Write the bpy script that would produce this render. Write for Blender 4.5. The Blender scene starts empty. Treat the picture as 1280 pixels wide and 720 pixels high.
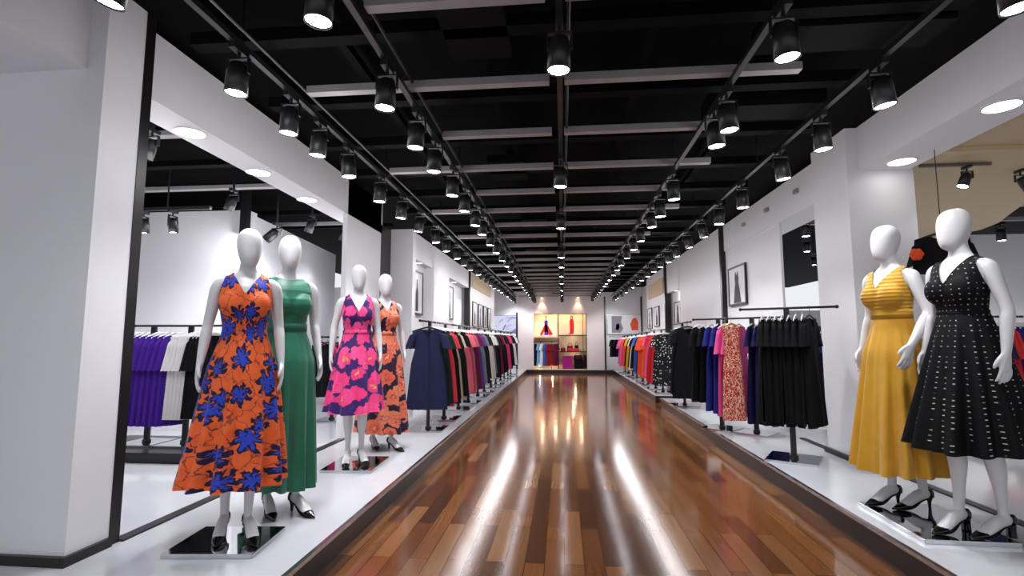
import bpy, bmesh, math, random
from mathutils import Vector, Matrix
PI = math.pi
random.seed(11)
sc = bpy.context.scene
COL = sc.collection

# ------------------------------------------------------------------ helpers
def lin(h):
    h = h.lstrip('#')
    out = []
    for i in (0, 2, 4):
        c = int(h[i:i+2], 16) / 255
        out.append(c / 12.92 if c <= .04045 else ((c + .055) / 1.055) ** 2.4)
    return (out[0], out[1], out[2], 1)

class N:
    """tiny node builder"""
    def __init__(s, name):
        s.m = bpy.data.materials.new(name); s.m.use_nodes = True
        s.t = s.m.node_tree; s.b = s.t.nodes['Principled BSDF']
    def n(s, typ, **kw):
        x = s.t.nodes.new('ShaderNode' + typ)
        for k, v in kw.items():
            setattr(x, k, v)
        return x
    def l(s, a, b): s.t.links.new(a, b)
    def math(s, op, a, b=None, clamp=False):
        x = s.n('Math', operation=op); x.use_clamp = clamp
        for i, v in enumerate((a, b)):
            if v is None: continue
            if isinstance(v, (int, float)): x.inputs[i].default_value = v
            else: s.l(v, x.inputs[i])
        return x.outputs[0]
    def mix(s, fac, a, b):
        x = s.n('Mix', data_type='RGBA')
        for k, v in ((0, fac), (6, a), (7, b)):
            if isinstance(v, (int, float)): x.inputs[k].default_value = v
            elif isinstance(v, tuple): x.inputs[k].default_value = v
            else: s.l(v, x.inputs[k])
        return x.outputs[2]
    def uv(s, scale=(1, 1, 1)):
        tc = s.n('TexCoord'); mp = s.n('Mapping')
        s.l(tc.outputs['UV'], mp.inputs[0]); mp.inputs['Scale'].default_value = scale
        return mp.outputs[0]
    def obj(s, scale=(1, 1, 1), rot=(0, 0, 0)):
        tc = s.n('TexCoord'); mp = s.n('Mapping')
        s.l(tc.outputs['Object'], mp.inputs[0]); mp.inputs['Scale'].default_value = scale
        mp.inputs['Rotation'].default_value = rot
        return mp.outputs[0]
    def noise(s, vec, scale, detail=3, rough=.5):
        x = s.n('TexNoise'); s.l(vec, x.inputs['Vector']); x.inputs['Scale'].default_value = scale
        x.inputs['Detail'].default_value = detail; x.inputs['Roughness'].default_value = rough
        return x
    def distort(s, vec, scale, amount):
        nz = s.noise(vec, scale, 2)
        a = s.n('VectorMath', operation='SUBTRACT'); s.l(nz.outputs['Color'], a.inputs[0]); a.inputs[1].default_value = (.5, .5, .5)
        b = s.n('VectorMath', operation='SCALE'); s.l(a.outputs[0], b.inputs[0]); b.inputs['Scale'].default_value = amount
        c = s.n('VectorMath', operation='ADD'); s.l(vec, c.inputs[0]); s.l(b.outputs[0], c.inputs[1])
        return c.outputs[0]
    def step(s, v, lo, hi):
        x = s.n('MapRange'); s.l(v, x.inputs[0])
        x.inputs[1].default_value = lo; x.inputs[2].default_value = hi
        return x.outputs[0]
    def bump(s, h, strength=.3, dist=.01):
        x = s.n('Bump'); x.inputs['Strength'].default_value = strength; x.inputs['Distance'].default_value = dist
        s.l(h, x.inputs['Height']); s.l(x.outputs[0], s.b.inputs['Normal'])
    def set(s, color=None, rough=None, metal=None, spec=None, coat=None, coatr=None, sheen=None):
        i = s.b.inputs
        if color is not None:
            if isinstance(color, tuple): i['Base Color'].default_value = color
            else: s.l(color, i['Base Color'])
        if rough is not None: i['Roughness'].default_value = rough
        if metal is not None: i['Metallic'].default_value = metal
        if spec is not None: i['Specular IOR Level'].default_value = spec
        if coat is not None: i['Coat Weight'].default_value = coat
        if coatr is not None: i['Coat Roughness'].default_value = coatr
        if sheen is not None: i['Sheen Weight'].default_value = sheen
        return s

def plain(name, hexc, rough=.5, metal=0, spec=.5, coat=None, var=.04):
    n = N(name); c = lin(hexc)
    if var:
        nz = n.noise(n.obj(), 9, 3)
        d = tuple(max(0, x * (1 - var * 3)) for x in c[:3]) + (1,)
        n.set(n.mix(nz.outputs[0], d, c), rough, metal, spec, coat)
    else:
        n.set(c, rough, metal, spec, coat)
    return n.m

def emit(name, hexc, strength):
    n = N(name); n.set((0, 0, 0, 1), .4)
    n.b.inputs['Emission Color'].default_value = lin(hexc); n.b.inputs['Emission Strength'].default_value = strength
    return n.m

# ---- mesh makers
def bx(bm, lo, hi):
    v = [bm.verts.new((x, y, z)) for x in (lo[0], hi[0]) for y in (lo[1], hi[1]) for z in (lo[2], hi[2])]
    for f in ((0, 1, 3, 2), (4, 6, 7, 5), (0, 4, 5, 1), (2, 3, 7, 6), (0, 2, 6, 4), (1, 5, 7, 3)):
        bm.faces.new([v[i] for i in f])

def box_bm(*boxes, bevel=0):
    bm = bmesh.new()
    for lo, hi in boxes: bx(bm, lo, hi)
    if bevel:
        bmesh.ops.bevel(bm, geom=bm.edges[:], offset=bevel, segments=2, affect='EDGES')
    return bm

def catmull(P, n):
    out = []
    for i in range(len(P) - 1):
        p0 = P[max(i - 1, 0)]; p1 = P[i]; p2 = P[i + 1]; p3 = P[min(i + 2, len(P) - 1)]
        for k in range(n):
            t = k / n
            out.append([.5 * (2 * b + (c - a) * t + (2 * a - 5 * b + 4 * c - d) * t * t + (3 * b - a - 3 * c + d) * t ** 3)
                        for a, b, c, d in zip(p0, p1, p2, p3)])
    out.append(list(P[-1]))
    return out

def loft(bm, pts, seg=16, sub=4, ref=(1, 0, 0), uvname=None):
    """pts: (x,y,z,rx,ry) rings; ring x axis follows ref projected"""
    R = catmull([list(p) for p in pts], sub) if sub > 1 else [list(p) for p in pts]
    ref = Vector(ref); rings = []
    for i, p in enumerate(R):
        a = Vector(R[max(i - 1, 0)][:3]); b = Vector(R[min(i + 1, len(R) - 1)][:3])
        t = (b - a).normalized()
        u = (ref - t * ref.dot(t))
        u = u.normalized() if u.length > 1e-4 else t.orthogonal().normalized()
        w = t.cross(u)
        c = Vector(p[:3]); rx = max(p[3], .0008); ry = max(p[4], .0008)
        rings.append([bm.verts.new(c + u * (rx * math.cos(2 * PI * k / seg)) + w * (ry * math.sin(2 * PI * k / seg))) for k in range(seg)])
    for a, b in zip(rings, rings[1:]):
        for k in range(seg):
            bm.faces.new((a[k], a[(k + 1) % seg], b[(k + 1) % seg], b[k]))
    bm.faces.new(rings[0][::-1]); bm.faces.new(rings[-1])

def tube(bm, pts, r, seg=8, sub=1):
    loft(bm, [tuple(p) + (r, r) for p in pts], seg, sub, ref=(.31, .87, .39))

def ball(bm, c, rx, ry, rz, seg=16, rings=10):
    m = Matrix.Translation(c) @ Matrix.Diagonal((rx, ry, rz, 1))
    bmesh.ops.create_uvsphere(bm, u_segments=seg, v_segments=rings, radius=1, matrix=m)

def cyl(bm, c, r, h, seg=20, r2=None, rot=None):
    m = Matrix.Translation(c)
    if rot: m = m @ rot
    bmesh.ops.create_cone(bm, cap_ends=True, segments=seg, radius1=r, radius2=r if r2 is None else r2, depth=h, matrix=m)

def prism(bm, outline, y0, y1):
    """outline in XZ, extruded along Y"""
    a = [bm.verts.new((x, y0, z)) for x, z in outline]; b = [bm.verts.new((x, y1, z)) for x, z in outline]
    n = len(a)
    bm.faces.new(a); bm.faces.new(b[::-1])
    for i in range(n): bm.faces.new((a[i], b[i], b[(i + 1) % n], a[(i + 1) % n]))

def mesh(name, bm, mat, smooth=False):
    bmesh.ops.recalc_face_normals(bm, faces=bm.faces[:])
    me = bpy.data.meshes.new(name); bm.to_mesh(me); bm.free()
    me.materials.append(mat)
    if smooth:
        me.polygons.foreach_set('use_smooth', [True] * len(me.polygons))
    return me

def obj(name, data, mat=None, parent=None, loc=None, smooth=False, rz=0):
    if isinstance(data, bmesh.types.BMesh): data = mesh(name, data, mat, smooth)
    o = bpy.data.objects.new(name, data); COL.objects.link(o)
    if parent: o.parent = parent
    if loc: o.location = loc
    if rz: o.rotation_euler.z = rz
    return o

def tag(o, label, cat, group=None):
    o['label'] = label; o['category'] = cat
    if group: o['group'] = group
    return o

def thing(name, label, cat, loc=(0, 0, 0), rz=0, group=None):
    o = bpy.data.objects.new(name, None); COL.objects.link(o)
    o.empty_display_size = .1
    o.location = loc; o.rotation_euler = (0, 0, rz)
    return tag(o, label, cat, group)

def struct(name, bm, mat, smooth=False):
    o = obj(name, bm, mat, smooth=smooth); o['kind'] = 'structure'; return o

ORD = ['first', 'second', 'third', 'fourth', 'fifth', 'sixth', 'seventh', 'eighth', 'ninth', 'tenth', 'eleventh', 'twelfth', 'thirteenth',
       'fourteenth', 'fifteenth', 'sixteenth', 'seventeenth', 'eighteenth', 'nineteenth', 'twentieth', 'twenty-first', 'twenty-second',
       'twenty-third', 'twenty-fourth', 'twenty-fifth', 'twenty-sixth', 'twenty-seventh', 'twenty-eighth', 'twenty-ninth', 'thirtieth']

# ------------------------------------------------------------------ materials
M = {}
M['white'] = plain('white_wall_paint', '#e9e8ec', .55, var=.01)
M['gloss'] = plain('white_gloss_panel', '#e6e5e8', .5, var=.01)
M['beige'] = plain('beige_ceiling_paint', '#cbb592', .7, var=.02)
M['black'] = plain('black_ceiling_paint', '#050506', .9, 0, .1, var=.1)
M['black_steel'] = plain('black_steel', '#17171a', .38, 0, .5, var=.08)
M['trim'] = plain('dark_bronze_trim', '#221d1f', .32, .2, .5, var=.08)
M['batten'] = plain('grey_batten', '#a9a4a6', .5, .2, var=.08)
M['beam'] = plain('charcoal_beam', '#060607', .8, 0, .1, var=.12)
M['duct'] = plain('brown_grey_duct', '#0f0d0e', .8, 0, .1, var=.12)
M['steel'] = plain('brushed_steel', '#b9b8ba', .2, 1, var=.05)
M['mirror'] = plain('polished_plate', '#c9ccd0', .05, 1, var=0)
M['mannequin'] = plain('mannequin_white', '#d6d4d7', .36, 0, .5, .15, var=.01)
M['lens'] = emit('lamp_lens', '#f2f5ff', 48)
M['downlens'] = emit('downlight_lens', '#fffdf8', 9)
M['warmlens'] = emit('warm_lens', '#ffd9a8', 18)
M['white_plastic'] = plain('white_plastic', '#e4e2e4', .35, var=.02)
M['gold'] = plain('gold_metal', '#c79a4a', .3, .8, var=.05)
M['black_shoe'] = plain('black_patent', '#09090b', .14, var=0)
M['paper'] = plain('white_mat_board', '#e9e9ec', .6, var=.01)
M['grey_print'] = plain('grey_print', '#4b4a50', .7, var=.1)
M['dark_print'] = plain('dark_print', '#201f24', .7, var=.1)
M['warm'] = plain('niche_cream', '#f0d9bd', .6, var=.02)

def platform_mat():
    n = N('platform_gloss_white'); nz = n.noise(n.obj(), 1.3, 3)
    n.set(n.mix(nz.outputs[0], lin('#b6b7bc'), lin('#c6c7cc')), .09, 0, .5)
    return n.m
M['platform'] = platform_mat()

def plinth_mat():
    n = N('plinth_dark_wood'); v = n.obj((30, 1.2, 30)); nz = n.noise(v, 2, 4)
    n.set(n.mix(nz.outputs[0], lin('#181110'), lin('#2b201b')), .3, 0, .5)
    return n.m
M['plinth'] = plinth_mat()

def floor_mat():
    n = N('wood_planks')
    v = n.obj((1, 1, 1), (0, 0, PI / 2))
    br = n.n('TexBrick'); n.l(v, br.inputs['Vector']); br.offset = .37; br.offset_frequency = 2
    for k, x in (('Scale', 1), ('Mortar Size', .0022), ('Mortar Smooth', .1), ('Brick Width', .95), ('Row Height', .118), ('Bias', 0)):
        br.inputs[k].default_value = x
    br.inputs['Color1'].default_value = (0, 0, 0, 1); br.inputs['Color2'].default_value = (1, 1, 1, 1); br.inputs['Mortar'].default_value = (.5, .5, .5, 1)
    rp = n.n('ValToRGB'); n.l(br.outputs['Color'], rp.inputs[0])
    e = rp.color_ramp.elements; e[0].color = lin('#4c2f1e'); e[1].color = lin('#8c6340')
    for p, c in ((.3, '#653d23'), (.55, '#80532f'), (.8, '#714524')): rp.color_ramp.elements.new(p).color = lin(c)
    g = n.obj((38, 2.2, 1)); gd = n.distort(g, .7, 2.0)
    gn = n.noise(gd, 1.0, 5, .6)
    gfac = n.step(gn.outputs[0], .25, .8)
    dark = n.n('Mix', data_type='RGBA', blend_type='MULTIPLY'); dark.inputs[0].default_value = .4
    n.l(rp.outputs[0], dark.inputs[6]); n.l(n.mix(gfac, lin('#7d6a60'), lin('#ffffff')), dark.inputs[7])
    col = n.mix(br.outputs['Fac'], dark.outputs[2], lin('#2a160d'))
    n.set(col, .125, 0, .55)
    w = n.noise(n.obj((6, .8, 1)), 1.5, 2)
    h = n.math('ADD', n.math('MULTIPLY', w.outputs[0], .5), n.math('MULTIPLY', br.outputs['Fac'], -.25))
    n.bump(h, .012, .01)
    return n.m
M['floor'] = floor_mat()

def cloth(name, hexc, rough=.8, sheen=0, spec=.15, folds=True):
    n = N(name); c = lin(hexc)
    nz = n.noise(n.obj((1, 1, .25)), 22, 3)
    d = tuple(x * .72 for x in c[:3]) + (1,)
    n.set(n.mix(nz.outputs[0], d, c), rough, 0, spec, sheen=sheen)
    if folds: n.bump(nz.outputs[0], .35, .012)
    return n.m

def star_print(name, scale=8.0):
    n = N(name); v = n.distort(n.uv((scale, scale, scale)), 4.2, .40)
    vo = n.n('TexVoronoi', voronoi_dimensions='2D'); n.l(v, vo.inputs['Vector']); vo.inputs['Scale'].default_value = 1; vo.inputs['Randomness'].default_value = .75
    d = n.n('VectorMath', operation='SUBTRACT'); n.l(v, d.inputs[0]); n.l(vo.outputs['Position'], d.inputs[1])
    s = n.n('SeparateXYZ'); n.l(d.outputs[0], s.inputs[0])
    ang = n.math('ARCTAN2', s.outputs[1], s.outputs[0])
    rc = n.n('SeparateColor'); n.l(vo.outputs['Color'], rc.inputs[0])
    sp = n.math('ABSOLUTE', n.math('SINE', n.math('ADD', n.math('MULTIPLY', ang, 3.5), n.math('MULTIPLY', rc.outputs[0], 6))))
    T = n.math('MULTIPLY', n.math('ADD', .17, n.math('MULTIPLY', sp, .27)), n.math('ADD', .72, n.math('MULTIPLY', rc.outputs[1], .55)))
    q = n.math('SUBTRACT', vo.outputs['Distance'], T)
    blue = n.step(q, -.115, -.135); navy = n.step(q, .055, .03)
    # thin leaf outlines
    ve = n.n('TexVoronoi', voronoi_dimensions='2D', feature='DISTANCE_TO_EDGE'); n.l(v, ve.inputs['Vector']); ve.inputs['Scale'].default_value = 1.7
    line = n.step(ve.outputs['Distance'], .035, .02)
    nz = n.noise(v, 2.2, 2)
    org = n.mix(nz.outputs[0], lin('#d8491a'), lin('#f8793a'))
    c = n.mix(n.math('MULTIPLY', line, .7), org, lin('#2a1430'))
    c = n.mix(navy, c, lin('#17123a')); c = n.mix(blue, c, lin('#2f45c4'))
    n.set(c, .7, 0, .3, sheen=.1)
    return n.m

def blob_print(name, scale, base, blobs, ring, eye, dist=.5, size=.40):
    n = N(name); v = n.distort(n.uv((scale, scale, scale)), 2.4, dist)
    vo = n.n('TexVoronoi', voronoi_dimensions='2D'); n.l(v, vo.inputs['Vector']); vo.inputs['Scale'].default_value = 1; vo.inputs['Randomness'].default_value = .9
    nz = n.noise(v, 3.5, 3)
    q = n.math('ADD', vo.outputs['Distance'], n.math('MULTIPLY', n.math('SUBTRACT', nz.outputs[0], .5), .35))
    rc = n.n('SeparateColor'); n.l(vo.outputs['Color'], rc.inputs[0])
    pink = n.mix(rc.outputs[0], lin(blobs[0]), lin(blobs[1]))
    c = n.mix(n.step(q, size, size - .03), lin(base), pink)
    inner = n.math('MULTIPLY', n.step(q, .24, .21), n.step(q, .15, .18))
    c = n.mix(n.math('MULTIPLY', inner, .8), c, lin(ring))
    e = n.math('MULTIPLY', n.step(q, .10, .08), n.step(rc.outputs[1], .55, .6))
    c = n.mix(e, c, lin(eye))
    n.set(c, .7, 0, .3, sheen=.1)
    return n.m

def paisley(name):
    n = N(name); v = n.distort(n.obj((9, 9, 9)), 1.6, 1.5)
    vo = n.n('TexVoronoi', voronoi_dimensions='3D'); n.l(v, vo.inputs['Vector']); vo.inputs['Scale'].default_value = 1
    w = n.math('SINE', n.math('MULTIPLY', vo.outputs['Distance'], 22))
    c = n.mix(n.step(w, .25, .45), lin('#a52320'), lin('#e7b79b'))
    n.set(c, .7, 0, .3)
    return n.m

def dash_print(name):
    n = N(name); s = n.n('SeparateXYZ'); n.l(n.uv(), s.inputs[0])
    def cell(v, k, off=0): return n.math('FRACT', n.math('ADD', n.math('MULTIPLY', v, k), off))
    u = cell(s.outputs[0], 21); w = cell(s.outputs[1], 34)
    du = n.math('ABSOLUTE', n.math('SUBTRACT', u, .5)); dw = n.math('ABSOLUTE', n.math('SUBTRACT', w, .5))
    a = n.math('MULTIPLY', n.step(du, .12, .09), n.step(dw, .10, .07))
    nz = n.noise(n.uv((14, 30, 1)), 1, 1)
    a = n.math('MULTIPLY', a, n.step(nz.outputs[0], .42, .5))
    c = n.mix(a, lin('#0a0a0d'), lin('#c4beb9'))
    n.set(c, .7, 0, .15)
    return n.m

def dot_print(name, base, dot, k=26):
    n = N(name); v = n.obj((k, k, k))
    vo = n.n('TexVoronoi', voronoi_dimensions='3D'); n.l(v, vo.inputs['Vector']); vo.inputs['Scale'].default_value = 1; vo.inputs['Randomness'].default_value = .6
    c = n.mix(n.step(vo.outputs['Distance'], .3, .24), lin(base), lin(dot))
    n.set(c, .7, 0, .3)
    return n.m

def satin(name, hexc, dark):
    n = N(name); v = n.obj(); z = n.n('SeparateXYZ'); n.l(v, z.inputs[0]); up = n.step(z.outputs[2], 1.20, 1.23)
    nz = n.noise(n.distort(n.obj((2, 2, 26)), .5, .8), 1.0, 1); n2 = n.noise(v, 5, 2)
    n.set(n.mix(n2.outputs[0], lin(dark), lin(hexc)), .40, 0, .45, sheen=.2)
    n.bump(n.math('MULTIPLY', nz.outputs[0], up), .5, .02)
    return n.m

def pleat(name, hexc, dark):
    n = N(name); v = n.obj(); z = n.n('SeparateXYZ'); n.l(v, z.inputs[0])
    rib = n.math('SINE', n.math('MULTIPLY', z.outputs[2], 260)); up = n.step(z.outputs[2], 1.235, 1.25)
    nz = n.noise(v, 9, 3)
    n.set(n.mix(nz.outputs[0], lin(dark), lin(hexc)), .6, 0, .35, sheen=.2)
    n.bump(n.math('MULTIPLY', rib, up), .35, .004)
    return n.m

M['star'] = star_print('orange_blue_flower_print', 6.2)
M['pinkprint'] = blob_print('pink_purple_flower_print', 8, '#35185e', ('#e3357a', '#f0508e'), '#e3357a', '#d9a13c', .75, .50)
M['coralprint'] = blob_print('coral_black_print', 7, '#221a33', ('#e0694c', '#e98a6c'), '#a83a30', '#e9b08c', .9, .52)
M['paisley'] = paisley('red_paisley_print')
M['dash'] = dash_print('black_white_dash_print')
M['polka'] = dot_print('black_polka_print', '#101013', '#dedbd8', 17)
M['green'] = satin('green_satin', '#157356', '#0e5540')
M['yellow'] = pleat('mustard_pleat', '#cf9a22', '#b78418')

CL = {k: cloth('cloth_' + k, h) for k, h in {
    'black': '#0f0f12', 'charcoal': '#1e1e23', 'navy': '#262a4a', 'royal blue': '#2c2f86', 'purple': '#4a2496', 'white': '#ebe8e8', 'coral red': '#d8404e',
    'salmon': '#e0707c', 'beige': '#cdb9a2', 'mauve': '#8d7390', 'wine': '#6d1a34', 'violet': '#5b3a8a', 'grey': '#73737c', 'cream': '#e2d6cc',
    'pink': '#ee62a8', 'hot pink': '#d93a78', 'red': '#c8242c', 'orange': '#ef5a33', 'mustard': '#d9a52a', 'sky blue': '#79a9dc', 'blue': '#3b5fae',
    'dark green': '#1d2a28', 'indigo': '#1f1a4a', 'crimson': '#8e1f2b', 'magenta': '#a8247e', 'bright red': '#e23a3f'}.items()}
CL['paisley red'] = M['paisley']; CL['white-dotted black'] = M['polka']

# ------------------------------------------------------------------ camera
cam = bpy.data.objects.new('camera', bpy.data.cameras.new('camera')); COL.objects.link(cam)
cam.data.sensor_width = 36; cam.data.lens = 18; cam.data.clip_start = .02
cam.location = (0, 0, 1.33)
cam.rotation_euler = (PI / 2 + math.radians(5.7106), 0, math.radians(5.5942))
sc.camera = cam

# ------------------------------------------------------------------ the room
YB = 20.5; ZC = 3.38; PZ = .16
bm = bmesh.new(); bx(bm, (-1.5, -3, -.05), (2.1, YB, 0)); struct('floor', bm, M['floor'])
def platform(name, x0, x1, y0, y1, inner):
    """white gloss top with a dark skirting towards the aisle"""
    struct(name, box_bm(((x0, y0, PZ - .02), (x1, y1, PZ))), M['platform'])
platform('floor_platform_left', -7, -1.38, -3, YB, -1.38)
platform('floor_platform_right', 1.92, 9, -3, 10.6, 1.92)
platform('floor_platform_right_rear', 1.92, 9, 11.2, YB, 1.92)
tn = [0]
def trim(bm, mat):
    tn[0] += 1; return struct('trim_%d' % tn[0], bm, mat)
trim(box_bm(((-1.45, -3, 0), (-1.40, YB, PZ - .02))), M['plinth'])
trim(box_bm(((1.94, -3, 0), (1.99, 10.58, PZ - .02)), ((1.99, 10.53, 0), (9, 10.58, PZ - .02))), M['plinth'])
trim(box_bm(((1.94, 11.22, 0), (1.99, YB, PZ - .02)), ((1.99, 11.22, 0), (9, 11.27, PZ - .02))), M['plinth'])
trim(box_bm(((-1.40, -3, PZ - .022), (-1.374, YB, PZ + .003))), M['steel'])
trim(box_bm(((1.914, -3, PZ - .022), (1.94, 10.6, PZ + .003))), M['steel'])
struct('ceiling', box_bm(((-7, -3, ZC), (9, YB + .8, ZC + .1))), M['black'])

# left side ---------------------------------------------------------------
struct('wall_near_left', box_bm(((-4.3, 2.54, PZ), (-2.58, 2.80, ZC))), M['white'])
struct('wall_soffit_left', box_bm(((-2.90, 2.80, 2.87), (-2.62, 7.18, 3.32))), M['white'])
struct('wall_near_soffit_left', box_bm(((-4.3, -1, 2.87), (-2.69, 2.54, ZC))), M['white'])
trim(box_bm(((-2.66, 2.80, PZ), (-2.575, 2.87, ZC))), M['trim'])
trim(box_bm(((-4.3, 2.515, PZ), (-2.575, 2.54, PZ + .05)), ((-2.58, 2.515, PZ), (-2.555, 2.80, PZ + .05))), M['trim'])
trim(box_bm(((-2.62, 2.87, PZ), (-2.55, 5.95, PZ + .012))), M['trim'])
struct('wall_bay_left', box_bm(((-6.9, 6.3, PZ), (-4.14, 6.5, 3.04))), M['white'])
bm = bmesh.new(); bx(bm, (0, 0, PZ), (.1, 1, 3.0))
for w in bm.verts: w.co = Vector((-4.14 - .34 * w.co.y - w.co.x, 6.4 + 3.3 * w.co.y, w.co.z))
struct('wall_bay_side_left', bm, M['white'])
struct('wall_bay_rear_left', box_bm(((-6.9, 9.7, PZ), (-2.8, 9.8, 2.35))), M['white'])
struct('wall_bay_outer_left', box_bm(((-7, -3, PZ), (-6.9, 9.8, ZC))), M['white'])
trim(box_bm(((-4.2, 6.22, 2.7), (-4.1, 6.3, ZC))), M['black_steel'])
struct('wall_left', box_bm(((-2.68, 5.97, PZ), (-2.62, 7.14, 3.32))), M['white'])
trim(box_bm(((-2.68, 7.14, PZ), (-2.62, 7.60, 3.0))), M['trim'])
struct('wall_left_pier', box_bm(((-2.62, 7.58, PZ), (-2.27, 7.74, 3.02)), ((-2.9, 7.62, PZ), (-2.45, 7.74, 3.02))), M['white'])
def recess(name, x_face, x_back, y0, y1, zs=2.60, ztop=3.02):
    sx = lambda a, b: (min(a, b), max(a, b))
    f0, f1 = sx(x_face, x_back); 
    b0, b1 = sx(x_back, x_back + (.1 if x_back > 0 else -.1))
    struct(name, box_bm(((f0, y0, zs), (f1, y1, ztop)), ((b0, y0, PZ), (b1, y1, ztop))), M['gloss'])
recess('wall_left_recess', -2.31, -2.45, 7.74, 8.92)
trim(box_bm(((-2.45, 7.74, PZ), (-2.40, 7.80, 2.60))), M['trim'])
struct('wall_left_panel', box_bm(((-2.8, 8.92, PZ), (-2.28, 10.2, 3.0))), M['white'])
recess('wall_left_alcove', -2.31, -2.48, 10.2, 12.5)
trim(box_bm(((-2.42, 12.5, PZ), (-2.27, 12.62, 3.05))), M['trim'])
struct('wall_left_rear', box_bm(((-2.9, 12.62, PZ), (-2.30, 17.3, 3.05)), ((-2.95, 17.3, PZ), (-2.85, 20.5, 3.05))), M['white'])
struct('wall_left_rear_soffit', box_bm(((-2.30, 12.9, 2.66), (-2.26, 16.2, 2.98))), M['beige'])

# right side --------------------------------------------------------------
struct('wall_soffit_right', box_bm(((2.87, -1, 2.95), (3.32, 5.12, ZC))), M['white'])
struct('wall_pillar_right', box_bm(((2.76, 5.12, PZ), (3.36, 5.80, ZC))), M['white'])
struct('wall_far_soffit_right', box_bm(((2.84, 5.80, 2.86), (3.24, 9.2, 3.32))), M['white'])
trim(box_bm(((2.73, 5.09, PZ), (2.76, 5.82, PZ + .05)), ((2.76, 5.09, PZ), (3.36, 5.12, PZ + .05))), M['trim'])
trim(box_bm(((2.86, 3.2, PZ), (2.93, 5.09, PZ + .012))), M['trim'])
trim(box_bm(((2.78, 5.82, PZ), (2.84, 6.5, PZ + .012))), M['trim'])
struct('wall_right', box_bm(((2.86, 6.95, PZ), (2.89, 9.2, 2.86))), M['gloss'])
trim(box_bm(((2.78, 9.2, PZ), (2.90, 9.29, 3.32))), M['trim'])
struct('wall_right_pier', box_bm(((2.82, 9.29, PZ), (3.2, 12.6, 3.32))), M['gloss'])
recess('wall_right_alcove', 2.80, 2.94, 12.6, 14.0, 2.55, 3.32)
trim(box_bm(((2.74, 14.0, PZ), (2.9, 14.1, 3.3))), M['trim'])
struct('wall_right_rear', box_bm(((2.82, 14.1, PZ), (3.2, 17.4, 3.32)), ((3.12, 17.4, PZ), (3.3, 20.5, 3.32))), M['white'])
struct('wall_right_rear_soffit', box_bm(((2.78, 14.5, 2.6), (2.82, 16.9, 3.05))), M['beige'])
# side room on the right
struct('wall_side_room_right', box_bm(((6.1, 9.0, PZ), (9, 9.1, 3.04))), M['white'])
struct('wall_side_room_rear_right', box_bm(((3.2, 12.6, PZ), (6.2, 12.7, 2.0)), ((6.1, 9.1, PZ), (6.2, 12.6, 2.6))), M['white'])
struct('wall_outer_right', box_bm(((8.9, -3, PZ), (9, 9, ZC))), M['white'])
bm = bmesh.new()
arc = [(3.34, 5.7), (3.95, 6.25), (5.6, 8.9), (5.83, 9.0), (6.2, 8.75), (6.33, 8.3), (6.2, 7.8), (5.93, 7.29), (5.65, 6.73), (6.4, 5.9), (8.0, 5.8), (8.0, 1.6), (3.34, 1.6)]
a = [bm.verts.new((x, y, 2.98)) for x, y in arc]; b = [bm.verts.new((x, y, 3.06)) for x, y in arc]
bm.faces.new(a); bm.faces.new(b[::-1])
for i in range(len(a)): bm.faces.new((a[i], b[i], b[(i + 1) % len(a)], a[(i + 1) % len(a)]))
struct('ceiling_side_room_right', bm, M['beige'])
trim(box_bm(((3.34, 4.62, 2.94), (7.0, 4.72, 2.98))), M['beige'])

# rear wall with a lit niche ---------------------------------------------
nx0, nx1, nz0, nz1 = -1.14, .96, .16, 2.34
for b_ in (((-3.4, YB, 0), (nx0, YB + .1, ZC)), ((nx1, YB, 0), (3.6, YB + .1, ZC)), ((nx0, YB, nz1), (nx1, YB + .1, ZC)), ((nx0, YB, 0), (nx1, YB + .1, nz0))): struct('wall_back', box_bm(b_), M['white'])
struct('wall_back_centre', box_bm(((-1.78, YB - .06, .1), (nx0, YB, 3.0)), ((nx1, YB - .06, .1), (1.66, YB, 3.0)), ((nx0, YB - .06, nz1), (nx1, YB, 3.0))), plain('rear_panel_paint', '#dccfd0', .55, var=.01))
for b_ in (((nx0 - .05, YB + .5, nz0 - .05), (nx1 + .05, YB + .55, nz1 + .05)), ((nx0 - .05, YB + .1, nz0 - .05), (nx0, YB + .5, nz1 + .05)), ((nx1, YB + .1, nz0 - .05), (nx1 + .05, YB + .5, nz1 + .05)),
        ((nx0, YB + .1, nz1), (nx1, YB + .5, nz1 + .05)), ((nx0, YB - .06, nz0 - .05), (nx1, YB + .5, nz0))): struct('wall_niche', box_bm(b_), M['warm'])
struct('baseboard_back', box_bm(((-1.4, YB - .16, 0), (1.92, YB - .06, .13))), M['trim'])
trim(box_bm(((-1.84, YB - .1, PZ), (-1.77, YB - .04, 2.4))), M['trim'])
trim(box_bm(((1.64, YB - .12, PZ), (1.70, YB - .04, 3.0))), M['trim'])
trim(box_bm(((3.06, YB - .1, PZ), (3.12, YB, 3.0))), M['trim'])
# niche shelving unit
t = thing('niche_shelf_frame', 'thin dark shelf frame dividing the warm lit niche in the rear wall', 'shelf', (-.16, YB + .0, nz0))
obj('frame', box_bm(((nx0 + .16, -.05, nz1 - nz0 - .02), (nx1 + .16, -.02, nz1 - nz0)), ((-.02, -.05, 0), (.02, -.02, nz1 - nz0)), ((nx1 + .13, -.05, 0), (nx1 + .16, -.02, nz1 - nz0)), ((nx1 + .0, -.05, 0), (nx1 + .02, -.02, nz1 - nz0))), M['trim'], t)
obj('shelf', box_bm(((.02, -.02, 1.30), (nx1 + .16, .48, 1.33))), M['trim'], t)
obj('shelf', box_bm(((.02, -.02, .66), (nx1 + .16, .48, .69))), M['trim'], t)
obj('shelf', box_bm(((nx0 + .16, -.02, 1.24), (-.02, .48, 1.27))), M['warm'], t)

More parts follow.
